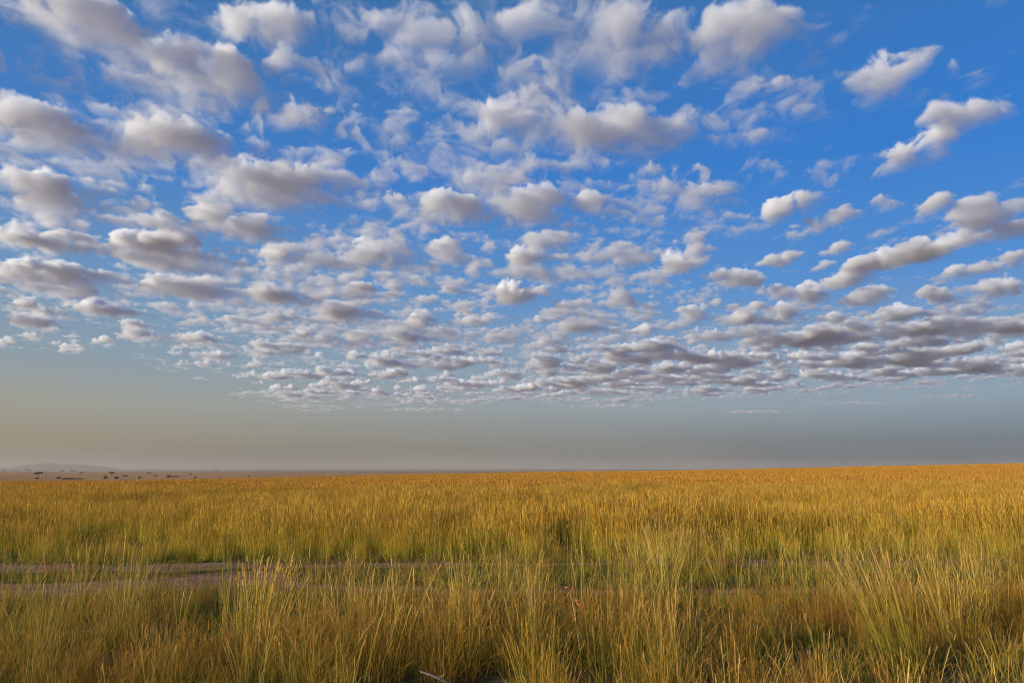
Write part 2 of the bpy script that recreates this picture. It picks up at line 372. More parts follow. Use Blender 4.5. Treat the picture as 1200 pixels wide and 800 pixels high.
def build_ground():
    na = 288
    rad = np.concatenate([np.linspace(1, 20, 32), np.geomspace(20.8, 28000, 150)])
    ang = np.linspace(0, 2*math.pi, na, endpoint=False)
    A, Rr = np.meshgrid(ang, rad)
    X = Rr*np.sin(A); Y = Rr*np.cos(A)
    Z = ground_z(X, Y)
    V = [(0, 0, float(ground_z(0, .01)))]+list(zip(X.ravel().tolist(), Y.ravel().tolist(), Z.ravel().tolist()))
    F = [(0, 1+(i+1) % na, 1+i) for i in range(na)]
    for j in range(len(rad)-1):
        for i in range(na):
            a = 1+j*na+i; b = 1+j*na+(i+1) % na
            F.append((a, b, b+na, a+na))
    me = mesh_from('ground', V, F, ground_material())
    me.polygons.foreach_set('use_smooth', [True]*len(F))
    o = link('ground', me)
    return tag(o, 'brown earth of the savannah plain running to the horizon', kind='structure')

def build_track():
    m, N, L = new_mat('bare_track_soil')
    nt = m.node_tree
    out = N.new('ShaderNodeOutputMaterial'); bs = N.new('ShaderNodeBsdfDiffuse'); ge = N.new('ShaderNodeNewGeometry')
    c = soil_mix(nt, ge.outputs['Position'], 2.2, (.16, .092, .052), (.30, .182, .110))
    L.new(c, bs.inputs[0])
    bp = N.new('ShaderNodeBump'); bp.inputs['Strength'].default_value = .7; bp.inputs['Distance'].default_value = .04
    n = N.new('ShaderNodeTexNoise'); n.inputs['Scale'].default_value = 14; n.inputs['Detail'].default_value = 6
    L.new(ge.outputs['Position'], n.inputs['Vector']); L.new(n.outputs[0], bp.inputs['Height']); L.new(bp.outputs[0], bs.inputs['Normal'])
    L.new(bs.outputs[0], out.inputs['Surface'])
    V, F = [], []
    xs = np.arange(-34, 34.01, .2)
    for k in (0, 1):
        yc = rut_y(k, xs); hw = np.maximum(rut_half(k, xs), .12)
        b0 = len(V); nc = 7
        for i, x in enumerate(xs):
            for q in range(nc):
                t = q/(nc-1)*2-1
                y = yc[i]+t*hw[i]*1.25
                z = float(ground_z(x, y))+.008+.010*(1-t*t)
                V.append((float(x), float(y), z))
        for i in range(len(xs)-1):
            for q in range(nc-1):
                a = b0+i*nc+q
                F.append((a, a+nc, a+nc+1, a+1))
    me = mesh_from('dirt_track', V, F, m)
    me.polygons.foreach_set('use_smooth', [True]*len(F))
    return tag(link('dirt_track', me), 'bare brown wheel ruts of a dirt track crossing the grass', kind='structure')

def build_hills():
    m, N, L = new_mat('hill_slopes')
    out = N.new('ShaderNodeOutputMaterial'); bs = N.new('ShaderNodeBsdfDiffuse'); ge = N.new('ShaderNodeNewGeometry')
    L.new(soil_mix(m.node_tree, ge.outputs['Position'], .002, (.06, .075, .05), (.12, .11, .07)), bs.inputs[0])
    L.new(bs.outputs[0], out.inputs['Surface'])
    # ridge line read as slopes above the true horizon (x px, height px), at 22 km
    prof = {'hills': (22000, 2200, [(-160, 0), (-90, 3), (-40, 4), (0, 3.6), (14, 2.4), (22, 2.6), (35, 5.2), (45, 6.6), (58, 7.6), (66, 8.3), (71, 7.9), (80, 6.4), (90, 6.8), (97, 6.9), (108, 6.2), (122, 4.9), (135, 3.3), (146, 1.6), (158, .8), (172, 1.0), (186, 1.7), (197, 1.0), (215, .3), (240, 0)]),
            'hills.001': (19500, 1500, [(180, 0), (260, .35), (340, .8), (420, 1.0), (520, 1.15), (600, 1.25), (680, 1.1), (760, .9), (900, .8), (1050, .9), (1250, .6), (1400, 0)])}
    for nm, (dist, dep, pts) in prof.items():
        px = np.linspace(pts[0][0], pts[-1][0], 220)
        h = np.interp(px, [p[0] for p in pts], [p[1] for p in pts])
        X = (px-600)/FPX*dist
        nd = 16; V, F = [], []
        for q in range(nd+1):
            t = q/nd*2-1
            for i in range(len(px)):
                x = X[i]*(1+t*dep/dist); y = dist+t*dep
                hh = (h[i]*dist/FPX+18)*max(0, 1-t*t)**.8*(1+.18*float(vnoise2(np.array(x/900), np.array(y/500), 301))*abs(t))
                V.append((float(x), float(y), PLAIN-4+hh))
        n = len(px)
        for q in range(nd):
            for i in range(n-1):
                a = q*n+i; F.append((a, a+1, a+n+1, a+n))
        me = mesh_from('hills', V, F, m); me.polygons.foreach_set('use_smooth', [True]*len(F))
        tag(link('hills', me), 'low blue hills far off on the left' if nm == 'hills' else 'thin blue line of distant high ground on the horizon', kind='structure')

def build_haze():
    m, N, L = new_mat('haze_air')
    out = N.new('ShaderNodeOutputMaterial'); pv = N.new('ShaderNodeVolumePrincipled')
    pv.inputs['Color'].default_value = HAZE_COL
    pv.inputs['Density'].default_value = HAZE_D
    pv.inputs['Anisotropy'].default_value = 0.0
    L.new(pv.outputs[0], out.inputs['Volume'])
    a, z0, z1 = 29500.0, -30.0, 255.0
    V = [(sx*a, sy*a, z) for z in (z0, z1) for sx, sy in ((-1, -1), (1, -1), (1, 1), (-1, 1))]
    F = [(3, 2, 1, 0), (4, 5, 6, 7), (0, 1, 5, 4), (1, 2, 6, 5), (2, 3, 7, 6), (3, 0, 4, 7)]
    return tag(link('haze', mesh_from('haze', V, F, m)), 'thin dusty haze over the plain', kind='stuff')
HAZE_D = 5.5e-5
HAZE_COL = (.52, .50, .50, 1)

# ------------------------------------------------------------------ grass
def grass_material(name, ramp, head_cols, green, patch_scale=.35, straw=(.42, .27, .075), brown=None):
    m, N, L = new_mat(name)
    nt = m.node_tree
    out = N.new('ShaderNodeOutputMaterial')
    def attr(nm):
        a = N.new('ShaderNodeAttribute'); a.attribute_name = nm; return a.outputs['Fac']
    hv, rn, hd = attr('along'), attr('rnd'), attr('head')
    oi = N.new('ShaderNodeObjectInfo'); ge = N.new('ShaderNodeNewGeometry')
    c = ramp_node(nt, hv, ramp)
    def mix(f, a, b, mode='MIX'):
        mx = N.new('ShaderNodeMix'); mx.data_type = 'RGBA'; mx.blend_type = mode
        for s, v in ((0, f), (6, a), (7, b)):
            if isinstance(v, (int, float)): mx.inputs[s].default_value = v
            elif isinstance(v, tuple): mx.inputs[s].default_value = (*v, 1)
            else: L.new(v, mx.inputs[s])
        return mx.outputs[2]
    # dry blades among the green ones, and greener patches in the meadow
    dry = math_node(nt, 'MULTIPLY', math_node(nt, 'SUBTRACT', rn, .45), 2.0, clamp=True)
    c = mix(math_node(nt, 'MULTIPLY', dry, .75), c, straw)
    n = N.new('ShaderNodeTexNoise'); n.inputs['Scale'].default_value = patch_scale; n.inputs['Detail'].default_value = 3
    L.new(ge.outputs['Position'], n.inputs['Vector'])
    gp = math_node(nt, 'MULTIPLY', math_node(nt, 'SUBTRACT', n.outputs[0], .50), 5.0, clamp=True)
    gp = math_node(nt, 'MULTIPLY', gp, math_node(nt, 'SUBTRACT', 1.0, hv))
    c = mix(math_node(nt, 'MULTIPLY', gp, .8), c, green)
    if brown:
        n2 = N.new('ShaderNodeTexNoise'); n2.inputs['Scale'].default_value = patch_scale*1.3; n2.inputs['Detail'].default_value = 4
        va = N.new('ShaderNodeVectorMath'); va.operation = 'ADD'; va.inputs[1].default_value = (31, 17, 5)
        L.new(ge.outputs['Position'], va.inputs[0]); L.new(va.outputs[0], n2.inputs['Vector'])
        c = mix(math_node(nt, 'MULTIPLY', math_node(nt, 'SUBTRACT', n2.outputs[0], .47), 5.0, clamp=True), c, brown)
    hc = ramp_node(nt, math_node(nt, 'FRACT', math_node(nt, 'ADD', math_node(nt, 'MULTIPLY', rn, 7.3), oi.outputs['Random'])), head_cols)
    c = mix(hd, c, hc)
    br = math_node(nt, 'MULTIPLY_ADD', oi.outputs['Random'], .4, c=.8)
    c = mix(1.0, c, br, 'MULTIPLY')
    d = N.new('ShaderNodeBsdfDiffuse'); t = N.new('ShaderNodeBsdfTranslucent')
    L.new(c, d.inputs[0]); L.new(c, t.inputs[0])
    ms = N.new('ShaderNodeMixShader'); ms.inputs[0].default_value = .3
    L.new(d.outputs[0], ms.inputs[1]); L.new(t.outputs[0], ms.inputs[2]); L.new(ms.outputs[0], out.inputs['Surface'])
    return m

class Blades:
    def __init__(self): self.V, self.F, self.al, self.rn, self.hd = [], [], [], [], []
    def ribbon(self, pts, widths, side, rnd, along, head):
        b = len(self.V)
        for p, w, a, h in zip(pts, widths, along, head):
            for s in (-.5, .5):
                self.V.append(tuple(p+side*w*s)); self.al.append(a); self.rn.append(rnd); self.hd.append(h)
        for i in range(len(pts)-1):
            self.F.append((b+2*i, b+2*i+1, b+2*i+3, b+2*i+2))
    def blade(self, rg, base, h, lean, az, w, curl=1.0, head=0.0, seg=4, rnd=None, spikes=0, droop=0.0):
        """a tapering stem or leaf; head > 0 gives the stem a seed head that long (share of the height)"""
        d = np.array((math.cos(az), math.sin(az), 0)); up = np.array((0, 0, 1.))
        fa = rg.uniform(0, math.pi); side = np.array((math.cos(fa), math.sin(fa), 0))
        rnd = rg.random() if rnd is None else rnd
        ts = list(np.linspace(0, 1, seg+1))
        if head: ts = [0, .40*(1-head), .75*(1-head), 1-head, 1-head*.6, 1-head*.25, 1]
        pts, ws, hd = [], [], []
        for t in ts:
            off = h*(lean*(t+curl*t*t)/(1+curl))
            z = h*(t-.25*lean*lean*t*t)-droop*h*max(0, t-.55)**2
            pts.append(base+d*off+up*z)
            if head:
                j = len(pts)-1
                w_ = w*(1-.35*t) if j < 3 else w*(.9, 1.7, 1.4, .3)[j-3]
                hd.append(1.0 if j >= 3 else 0.0)
            else:
                w_ = w*(1-t**1.6)*(.7+.6*t)+.0006; hd.append(0.0)
            ws.append(w_)
        self.ribbon(pts, ws, side, rnd, ts, hd)
        if spikes and head:
            for k in range(spikes):
                t = 1-head*rg.uniform(.1, 1.1)
                i = max(0, min(len(ts)-2, int(np.searchsorted(ts, t)-1)))
                f = (t-ts[i])/(ts[i+1]-ts[i]); p = pts[i]*(1-f)+pts[i+1]*f
                a = rg.uniform(0, 2*math.pi); q = np.array((math.cos(a), math.sin(a), rg.uniform(.2, 1.4))); q /= np.linalg.norm(q)
                l = h*head*rg.uniform(.18, .4); s2 = np.array((-q[1], q[0], 0)); s2 /= np.linalg.norm(s2)+1e-6
                self.ribbon([p, p+q*l*.5, p+q*l+up*(-.15*l)], [w*.5, w*1.1, w*.3], s2, rnd, [t, t, 1], [1, 1, 1])
    def mesh(self, name, mat):
        me = mesh_from(name, self.V, self.F, mat)
        for nm, arr in (('along', self.al), ('rnd', self.rn), ('head', self.hd)):
            at = me.attributes.new(nm, 'FLOAT', 'POINT'); at.data.foreach_set('value', np.array(arr, np.float32))
        me.polygons.foreach_set('use_smooth', [True]*len(self.F))
        return me

def scatter_object(name, variants, P, scale, rot, idx, label):
    """one object of countless plants: points that draw the given tuft meshes"""
    src = bpy.data.collections.new(name+'_tufts')
    for i, me in enumerate(variants):
        src.objects.link(bpy.data.objects.new('%s_tuft_%02d' % (name, i), me))
    me = bpy.data.meshes.new(name); n = len(P); me.vertices.add(n)
    me.vertices.foreach_set('co', np.asarray(P, np.float32).ravel())
    for nm, arr, ty in (('tuft_scale', scale, 'FLOAT'), ('tuft_turn', rot, 'FLOAT'), ('tuft_kind', idx, 'INT')):
        at = me.attributes.new(nm, ty, 'POINT'); at.data.foreach_set('value', np.asarray(arr, np.float32 if ty == 'FLOAT' else np.int32))
    me.materials.append(variants[0].materials[0])
    o = link(name, me)
    g = bpy.data.node_groups.new(name+'_scatter', 'GeometryNodeTree')
    g.interface.new_socket('Geometry', in_out='INPUT', socket_type='NodeSocketGeometry')
    g.interface.new_socket('Geometry', in_out='OUTPUT', socket_type='NodeSocketGeometry')
    N, L = g.nodes, g.links
    gi = N.new('NodeGroupInput'); go = N.new('NodeGroupOutput')
    ci = N.new('GeometryNodeCollectionInfo'); ci.inputs['Collection'].default_value = src
    ci.inputs['Separate Children'].default_value = True; ci.inputs['Reset Children'].default_value = True
    ip = N.new('GeometryNodeInstanceOnPoints'); ip.inputs['Pick Instance'].default_value = True
    def na(nm, ty):
        a = N.new('GeometryNodeInputNamedAttribute'); a.data_type = ty; a.inputs['Name'].default_value = nm
        return a.outputs[0]
    L.new(gi.outputs[0], ip.inputs['Points']); L.new(ci.outputs[0], ip.inputs['Instance'])
    L.new(na('tuft_kind', 'INT'), ip.inputs['Instance Index'])
    cx = N.new('ShaderNodeCombineXYZ'); L.new(na('tuft_turn', 'FLOAT'), cx.inputs[2])
    er = N.new('FunctionNodeEulerToRotation'); L.new(cx.outputs[0], er.inputs[0]); L.new(er.outputs[0], ip.inputs['Rotation'])
    L.new(na('tuft_scale', 'FLOAT'), ip.inputs['Scale'])
    L.new(ip.outputs[0], go.inputs[0])
    md = o.modifiers.new('scatter', 'NODES'); md.node_group = g
    print(name, n, 'tufts')
    return tag(o, label, 'grass', kind='stuff')

# shapes of tuft; the wind and the lie of the grass lean them a little to the left
def tuft(rg, n, radius, hmin, hmax, w, heads, leaf, lean=.25, spikes=0, short=.45, droop=0.0, headlen=.22):
    B = Blades()
    for k in range(n):
        a = rg.uniform(0, 2*math.pi); r = radius*math.sqrt(rg.random())
        base = np.array((r*math.cos(a), r*math.sin(a), -.03))
        az = a+rg.normal(0, .8)
        if rg.random() < leaf:
            B.blade(rg, base, rg.uniform(hmin, hmax)*short*rg.uniform(.6, 1.3), rg.uniform(.15, 1.0), az, w*rg.uniform(.9, 1.6), 1.5, 0, rnd=rg.random(), droop=droop+.3)
        else:
            hd = headlen*rg.uniform(.6, 1.2) if rg.random() < heads else 0
            B.blade(rg, base, rg.uniform(hmin, hmax), abs(rg.normal(0, lean)), az, w*rg.uniform(.7, 1.1), 1.2, hd, rnd=rg.random(), spikes=spikes, droop=droop*rg.random())
    return B

HALF = math.tan(R(40.5))       # the field reaches a little past both sides of the frame
def jitter_points(rg, y0, y1, dens, margin=2.5):
    xm = y1*HALF+margin
    n = int(2*xm*(y1-y0)*dens)
    x = rg.uniform(-xm, xm, n); y = rg.uniform(y0, y1, n)
    k = np.abs(x) < y*HALF+margin
    return x[k], y[k]

def in_rut(x, y, pad=1.0):
    a = np.zeros(len(x), bool)
    for k in (0, 1):
        a |= np.abs(y-rut_y(k, x)) < np.maximum(rut_half(k, x), .12)*pad
    return a

def build_grass():
    rg = np.random.default_rng(21)
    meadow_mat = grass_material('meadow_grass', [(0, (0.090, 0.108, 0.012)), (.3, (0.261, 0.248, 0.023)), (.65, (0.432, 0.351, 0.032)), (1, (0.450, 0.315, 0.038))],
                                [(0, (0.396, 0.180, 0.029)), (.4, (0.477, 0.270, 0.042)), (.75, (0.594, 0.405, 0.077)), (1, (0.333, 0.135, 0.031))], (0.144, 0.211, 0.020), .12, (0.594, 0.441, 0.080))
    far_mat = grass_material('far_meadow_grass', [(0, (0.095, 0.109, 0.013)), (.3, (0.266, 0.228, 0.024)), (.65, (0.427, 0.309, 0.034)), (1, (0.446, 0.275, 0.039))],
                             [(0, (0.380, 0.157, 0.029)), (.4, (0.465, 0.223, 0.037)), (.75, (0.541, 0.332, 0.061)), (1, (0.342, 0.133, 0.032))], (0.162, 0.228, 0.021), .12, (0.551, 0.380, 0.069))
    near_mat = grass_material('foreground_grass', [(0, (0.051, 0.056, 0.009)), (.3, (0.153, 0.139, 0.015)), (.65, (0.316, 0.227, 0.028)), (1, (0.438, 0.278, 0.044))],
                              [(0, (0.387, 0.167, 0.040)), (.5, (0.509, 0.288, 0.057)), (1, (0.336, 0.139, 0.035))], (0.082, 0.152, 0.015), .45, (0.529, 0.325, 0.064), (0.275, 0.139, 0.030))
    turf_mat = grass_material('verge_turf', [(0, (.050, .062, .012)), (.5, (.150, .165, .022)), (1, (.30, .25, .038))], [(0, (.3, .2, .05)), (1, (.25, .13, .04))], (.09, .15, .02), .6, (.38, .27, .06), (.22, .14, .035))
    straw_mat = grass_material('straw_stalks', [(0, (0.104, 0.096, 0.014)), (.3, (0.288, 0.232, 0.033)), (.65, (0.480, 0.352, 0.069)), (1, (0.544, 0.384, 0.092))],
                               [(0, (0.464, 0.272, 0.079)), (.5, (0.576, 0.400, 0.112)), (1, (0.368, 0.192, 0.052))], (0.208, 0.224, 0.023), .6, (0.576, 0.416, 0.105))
    # --- foreground and track verge
    V, P, S, T, K = [], [], [], [], []
    px_ = lambda x, y: 600+FPX*x/y
    def put(x, y, s, kinds):
        # trampled openings where the stick lies and in front of the red sprig
        gap = ((x > -.165*y-.22) & (x < -.03*y+.22) & (y < 5.95)) | ((np.abs(x-.50) < .16) & (y > 5.0) & (y < 6.75) & (np.asarray(s) > .55))
        x, y, s = x[~gap], y[~gap], np.asarray(s)[~gap]
        n = len(x)
        P.append(np.c_[x, y, ground_z(x, y)]); S.append(s); T.append(rg.uniform(0, 6.283, n)); K.append(rg.choice(kinds, n))
    for i in range(6): V.append(tuft(rg, 95, .20, .26, .76, .0042, .50, .46, .30+.09*i, spikes=5, droop=.3+.16*i).mesh('tangled', near_mat))       # 0-5 tangled
    for i in range(4): V.append(tuft(rg, 22, .17, .50, 1.0, .0044, .6, .3, .22+.04*i, spikes=5, headlen=.18).mesh('stalky', straw_mat))                   # 6-9 tall stalks
    for i in range(4): V.append(tuft(rg, 60, .17, .08, .24, .0055, .05, .8, .5).mesh('low', turf_mat))                                  # 10-13 low turf
    x, y = jitter_points(rg, 3.0, 16.0, 34)
    c = fbm2(x/1.5, y/1.5, 401, 4); c2 = fbm2(x/3.2, y/2.2, 421, 3)
    u = rg.random(len(x)); u2 = rg.random(len(x)); cap = (1.64-.145*y)/.60*np.interp(px_(x, y), [380, 450, 900, 1000], [1, .84, .84, 1])
    px = 600+FPX*x/y
    tall = np.interp(px, [-50, 120, 250, 420, 800, 1250], [.55, .55, .78, 1, 1.05, 1.0])      # shorter growth by the bare ruts on the left
    track = sstep(9.0, 9.9, y)*(1-sstep(13.5, 14.0, y))
    bare = in_rut(x, y)
    k = (track < .5) & ~bare & (u < np.clip(.60+1.3*c, .14, 1)*.72)
    put(x[k], y[k], np.minimum((.80+.6*c2[k])*tall[k], cap[k])*rg.uniform(.7, 1.1, k.sum()), np.arange(6))
    k = (track < .5) & ~bare & (u > .875) & (c2 > -.30)
    put(x[k], y[k], rg.uniform(.6, 1.1, k.sum())*np.minimum((.95+.35*c2[k])*tall[k], cap[k]), np.arange(6, 10))
    k = (track >= .5) & ~bare & (u < .75)
    put(x[k], y[k], rg.uniform(.5, 1.3, k.sum()), np.arange(10, 14))
    over = np.interp(px, [0, 250, 420, 700, 1250], [0.01, .03, .08, .12, .20])
    k = (track >= .5) & (~bare | (u2 < .35)) & (u < over*np.clip(.75+1.3*c, 0, 1.4))
    put(x[k], y[k], rg.uniform(.35, .75, k.sum())*(.9+.4*c[k]), np.arange(0, 6))
    k = (track >= .5) & (u > 1-over*.16)
    put(x[k], y[k], rg.uniform(.55, .95, k.sum()), np.arange(6, 10))
    k = (track < .5) & ~bare & (u2 < .4)
    put(x[k], y[k], rg.uniform(.8, 1.4, k.sum()), np.arange(10, 14))
    # a few stands of taller stalks
    for cx_, cy_, n, sp in ((-2.0, 8.0, 10, .8), (-.6, 7.6, 12, .8), (.2, 8.6, 14, .9), (2.75, 12.2, 22, .6), (1.7, 9.4, 14, .8), (3.6, 9.2, 12, .8), (4.4, 7.4, 12, .7), (-5.2, 9.0, 8, 1.0), (5.5, 9.6, 16, 1.0), (-5.5, 7.6, 7, .4), (-4.7, 7.4, 6, .3), (-4.1, 7.8, 7, .3), (-.9, 6.9, 9, .4), (.9, 6.4, 7, .5)):
        x = rg.normal(cx_, sp*.6, n); y = rg.normal(cy_, sp*.5, n)
        put(x, y, rg.uniform(.75, 1.2, n), np.arange(6, 10))
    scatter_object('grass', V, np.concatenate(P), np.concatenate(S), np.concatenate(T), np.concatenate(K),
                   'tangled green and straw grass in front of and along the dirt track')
    # --- the meadow beyond the track, coarser with distance
    V, P, S, T, K = [], [], [], [], []
    for i in range(6): V.append(tuft(rg, 70, .32, .50, 1.04, .0072, .75, .30, .15, spikes=3).mesh('meadow', meadow_mat))                # 0-5
    for i in range(5): V.append(tuft(rg, 100, .80, .58, 1.04, .017, .85, .2, .13).mesh('meadow', far_mat))                           # 6-10
    for i in range(5): V.append(tuft(rg, 120, 1.8, .60, 1.04, .042, .9, .15, .12, headlen=.28).mesh('meadow', far_mat))              # 11-15
    x, y = jitter_points(rg, 13.5, 48, 11)
    c = fbm2(x/4, y/6, 431, 4); u = rg.random(len(x))
    edge = np.clip((y-13.6-.9*fbm2(x/1.3, y*0, 441, 4))/2.6, 0, 1)
    k = (u < np.clip(.78+.7*c, .42, 1)) & ~in_rut(x, y, 1.3) & (y > 13.7)
    put(x[k], y[k], (.86+.34*c[k])*(.42+.58*edge[k])*rg.uniform(.78, 1.14, k.sum()), np.arange(6))
    x, y = jitter_points(rg, 46, 135, 2.2)
    c = fbm2(x/7, y/12, 431, 4)
    put(x, y, (.88+.28*c)*rg.uniform(.85, 1.12, len(x)), np.arange(6, 11))
    x, y = jitter_points(rg, 130, 330, .5)
    c = fbm2(x/12, y/25, 431, 4)
    put(x, y, (.92+.2*c)*rg.uniform(.85, 1.12, len(x)), np.arange(11, 16))
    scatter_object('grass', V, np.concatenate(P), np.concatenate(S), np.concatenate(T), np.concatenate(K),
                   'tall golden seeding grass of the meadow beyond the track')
    return near_mat, straw_mat

# ------------------------------------------------------------------ trees of the plain
def leaf_material():
    m, N, L = new_mat('acacia_leaves')
    out = N.new('ShaderNodeOutputMaterial'); d = N.new('ShaderNodeBsdfDiffuse'); t = N.new('ShaderNodeBsdfTranslucent')
    ge = N.new('ShaderNodeNewGeometry'); oi = N.new('ShaderNodeObjectInfo')
    c = soil_mix(m.node_tree, ge.outputs['Position'], .9, (.020, .022, .010), (.046, .042, .018))
    L.new(c, d.inputs[0]); L.new(c, t.inputs[0])
    ms = N.new('ShaderNodeMixShader'); ms.inputs[0].default_value = .2
    L.new(d.outputs[0], ms.inputs[1]); L.new(t.outputs[0], ms.inputs[2]); L.new(ms.outputs[0], out.inputs['Surface'])
    return m
def bark_material():
    m, N, L = new_mat('acacia_bark')
    out = N.new('ShaderNodeOutputMaterial'); d = N.new('ShaderNodeBsdfDiffuse'); ge = N.new('ShaderNodeNewGeometry')
    L.new(soil_mix(m.node_tree, ge.outputs['Position'], 3.0, (.060, .042, .028), (.130, .095, .065)), d.inputs[0])
    L.new(d.outputs[0], out.inputs['Surface'])
    return m

def limb(V, F, a, b, ra, rb, n=6):
    a = np.array(a, float); b = np.array(b, float); d = b-a; d /= np.linalg.norm(d)
    s = np.cross(d, (0, 1, 0) if abs(d[1]) < .9 else (1, 0, 0)); s /= np.linalg.norm(s); t = np.cross(d, s)
    i0 = len(V)
    for p, r in ((a, ra), (b, rb)):
        for k in range(n):
            q = p+r*(math.cos(2*math.pi*k/n)*s+math.sin(2*math.pi*k/n)*t); V.append(tuple(q))
    for k in range(n): F.append((i0+k, i0+(k+1) % n, i0+n+(k+1) % n, i0+n+k))
    F.append(tuple(i0+n+k for k in range(n)))

def make_tree(rg, kind, w, h, leaf, bark, lean=0.0):
    """kind: umbrella (flat crown on a bare trunk), round (low bushy crown), vee (limbs spreading up to a thin flat top)"""
    V, F, tips = [], [], []
    fork = {'umbrella': .42, 'round': .16, 'vee': .2}[kind]*h
    tr = max(.10, .028*h)*(1.4 if kind == 'round' else 1)
    top = np.array((lean*.35*w, 0, fork))
    mid = np.array((lean*.12*w+rg.normal(0, .03*h), rg.normal(0, .03*h), fork*.5))
    limb(V, F, (0, 0, -.5), mid, tr*1.35, tr*1.05, 8); limb(V, F, mid, top, tr*1.05, tr*.85, 8)
    cz = {'umbrella': .84, 'round': .55, 'vee': .9}[kind]*h
    ch = {'umbrella': .15, 'round': .42, 'vee': .09}[kind]*h
    nl = 7
    for k in range(nl):
        a = 2*math.pi*k/nl+rg.normal(0, .25); r = w*.5*rg.uniform(.35, .8)
        e = np.array((lean*w*.6+r*math.cos(a), r*math.sin(a), cz+rg.normal(0, .2)*ch-lean*.25*r*math.cos(a)))
        m = (top+e)/2+np.array((0, 0, .08*h if kind != 'round' else 0))
        limb(V, F, top, m, tr*.5, tr*.32, 5); limb(V, F, m, e, tr*.32, tr*.12, 5); tips.append(e)
    trunk = mesh_from('trunk', V, F, bark)
    V, F = [], []
    blobs = [(np.array((lean*w*.6, 0, cz)), w*.3, ch*.9)]+[(e, w*rg.uniform(.15, .24), ch*rg.uniform(.5, .9)) for e in tips]
    n = {'umbrella': 900, 'round': 1000, 'vee': 420}[kind]
    for i in range(n):
        c, r, hh = blobs[int(rg.integers(len(blobs)))]
        q = rg.normal(0, 1, 3); q /= np.linalg.norm(q); q *= rg.random()**.4
        p = c+q*np.array((r, r, hh)); p[2] = max(p[2], .15)
        s = w*.05*rg.uniform(.5, 1.2)
        a = rg.normal(0, 1, 3); a /= np.linalg.norm(a); b = np.cross(a, rg.normal(0, 1, 3)); b /= np.linalg.norm(b)
        i0 = len(V)
        V += [tuple(p-a*s), tuple(p+b*s*.6), tuple(p+a*s), tuple(p-b*s*.6)]; F.append((i0, i0+1, i0+2, i0+3))
    return trunk, mesh_from('crown', V, F, leaf)

# x and foot y in the photograph, width and height there, kind, name, label
TREES = [
 (1, 561.6, 5, 3.6, 'round', 'bush', 'dark round bush at the very left edge of the grass'),
 (56.5, 561.8, 7.5, 7.0, 'umbrella', 'acacia_tree', 'largest acacia, its tilted dark crown sinking to the left'),
 (53.5, 561.9, 3.6, 2.0, 'round', 'bush', 'dark bush at the foot of the largest tilted acacia'),
 (78.5, 561.6, 4, 2.4, 'round', 'bush', 'dark bush heading the long low line of scrub right of the largest acacia'),
 (90, 561.9, 11, 1.3, 'round', 'bush', 'longest and flattest scrub thicket, trailing right from a dark bush'),
 (102, 561.8, 8, 1.0, 'round', 'bush', 'short pale end of the long line of low scrub'),
 (104, 557.2, 4.4, 4.0, 'vee', 'acacia_tree', 'thin acacia with limbs spreading in a V to a flat top'),
 (140, 558.6, 5.4, 5.2, 'umbrella', 'acacia_tree', 'tall flat topped acacia above and between a pair of dark bushes'),
 (133, 561.8, 4.2, 3.0, 'round', 'bush', 'left one of the pair of dark bushes below the tall flat topped acacia'),
 (145.5, 561.8, 5, 2.8, 'round', 'bush', 'wider right one of the pair of dark bushes below the flat topped acacia'),
 (132, 557.4, 4, 1.0, 'round', 'bush', 'faint low scrub just left of the tall flat topped acacia'),
 (156, 557.8, 7, 1.2, 'round', 'bush', 'faint flat scrub just right of the tall flat topped acacia'),
 (172, 561.2, 3.4, 2.2, 'round', 'bush', 'lone dark bush below the acacia that heads a broken line of scrub'),
 (182.5, 556.4, 4.4, 2.9, 'umbrella', 'acacia_tree', 'squat acacia at the left end of a broken line of scrub'),
 (190, 557.8, 4, 1.7, 'round', 'bush', 'bush just right of the squat acacia in the broken line of scrub'),
 (205.5, 558.6, 4.4, 2.3, 'round', 'bush', 'bush with a flat tail of scrub reaching right, mid plain'),
 (213, 558.4, 9, .9, 'round', 'bush', 'flat tail of scrub right of a rounder bush, mid plain'),
 (204.5, 560.8, 3, 1.6, 'round', 'bush', 'small bush right under the one with the flat tail of scrub'),
 (231, 557.2, 3.6, 2.5, 'umbrella', 'acacia_tree', 'lone small acacia up and left of a small bush, far right of the scrub lines'),
 (236, 560.4, 2.8, 2.2, 'round', 'bush', 'small bush down and right of a lone small acacia'),
 (259.5, 552.4, 4.2, 2.2, 'umbrella', 'acacia_tree', 'small acacia standing on the horizon itself, clear of the hills'),
 (297, 559.4, 2.8, 2.6, 'umbrella', 'acacia_tree', 'rightmost of the trees on the plain, small and alone'),
 (63.5, 557.2, 1.6, 2.2, 'umbrella', 'acacia_tree', 'tiny thin acacia just up and right of the largest tilted one'),
 (41, 551.2, 4.4, 2.8, 'umbrella', 'acacia_tree', 'far flat topped acacia rising against the foot of the hills'),
 (44.6, 552.0, 3.2, 1.5, 'round', 'bush', 'far bush touching the flat topped acacia at the foot of the hills'),
 (15, 552.0, 3.6, 1.6, 'round', 'bush', 'far bush left of the hills, largest in the dark row at the left edge'),
 (4, 551.7, 6, 1.0, 'round', 'bush', 'flat far thicket at the left end of the dark row by the hills'),
 (29, 552.0, 4.2, 1.0, 'round', 'bush', 'flat far thicket at the right end of the dark row by the hills'),
 (65.5, 551.9, 3.2, 1.5, 'umbrella', 'acacia_tree', 'far acacia under the highest point of the hills'),
 (82.5, 552.2, 3.2, 1.3, 'round', 'bush', 'far bush below the right shoulder of the hills'),
 (93.5, 552.2, 4.6, 1.4, 'round', 'bush', 'wide far bush below the falling right end of the hills'),
]
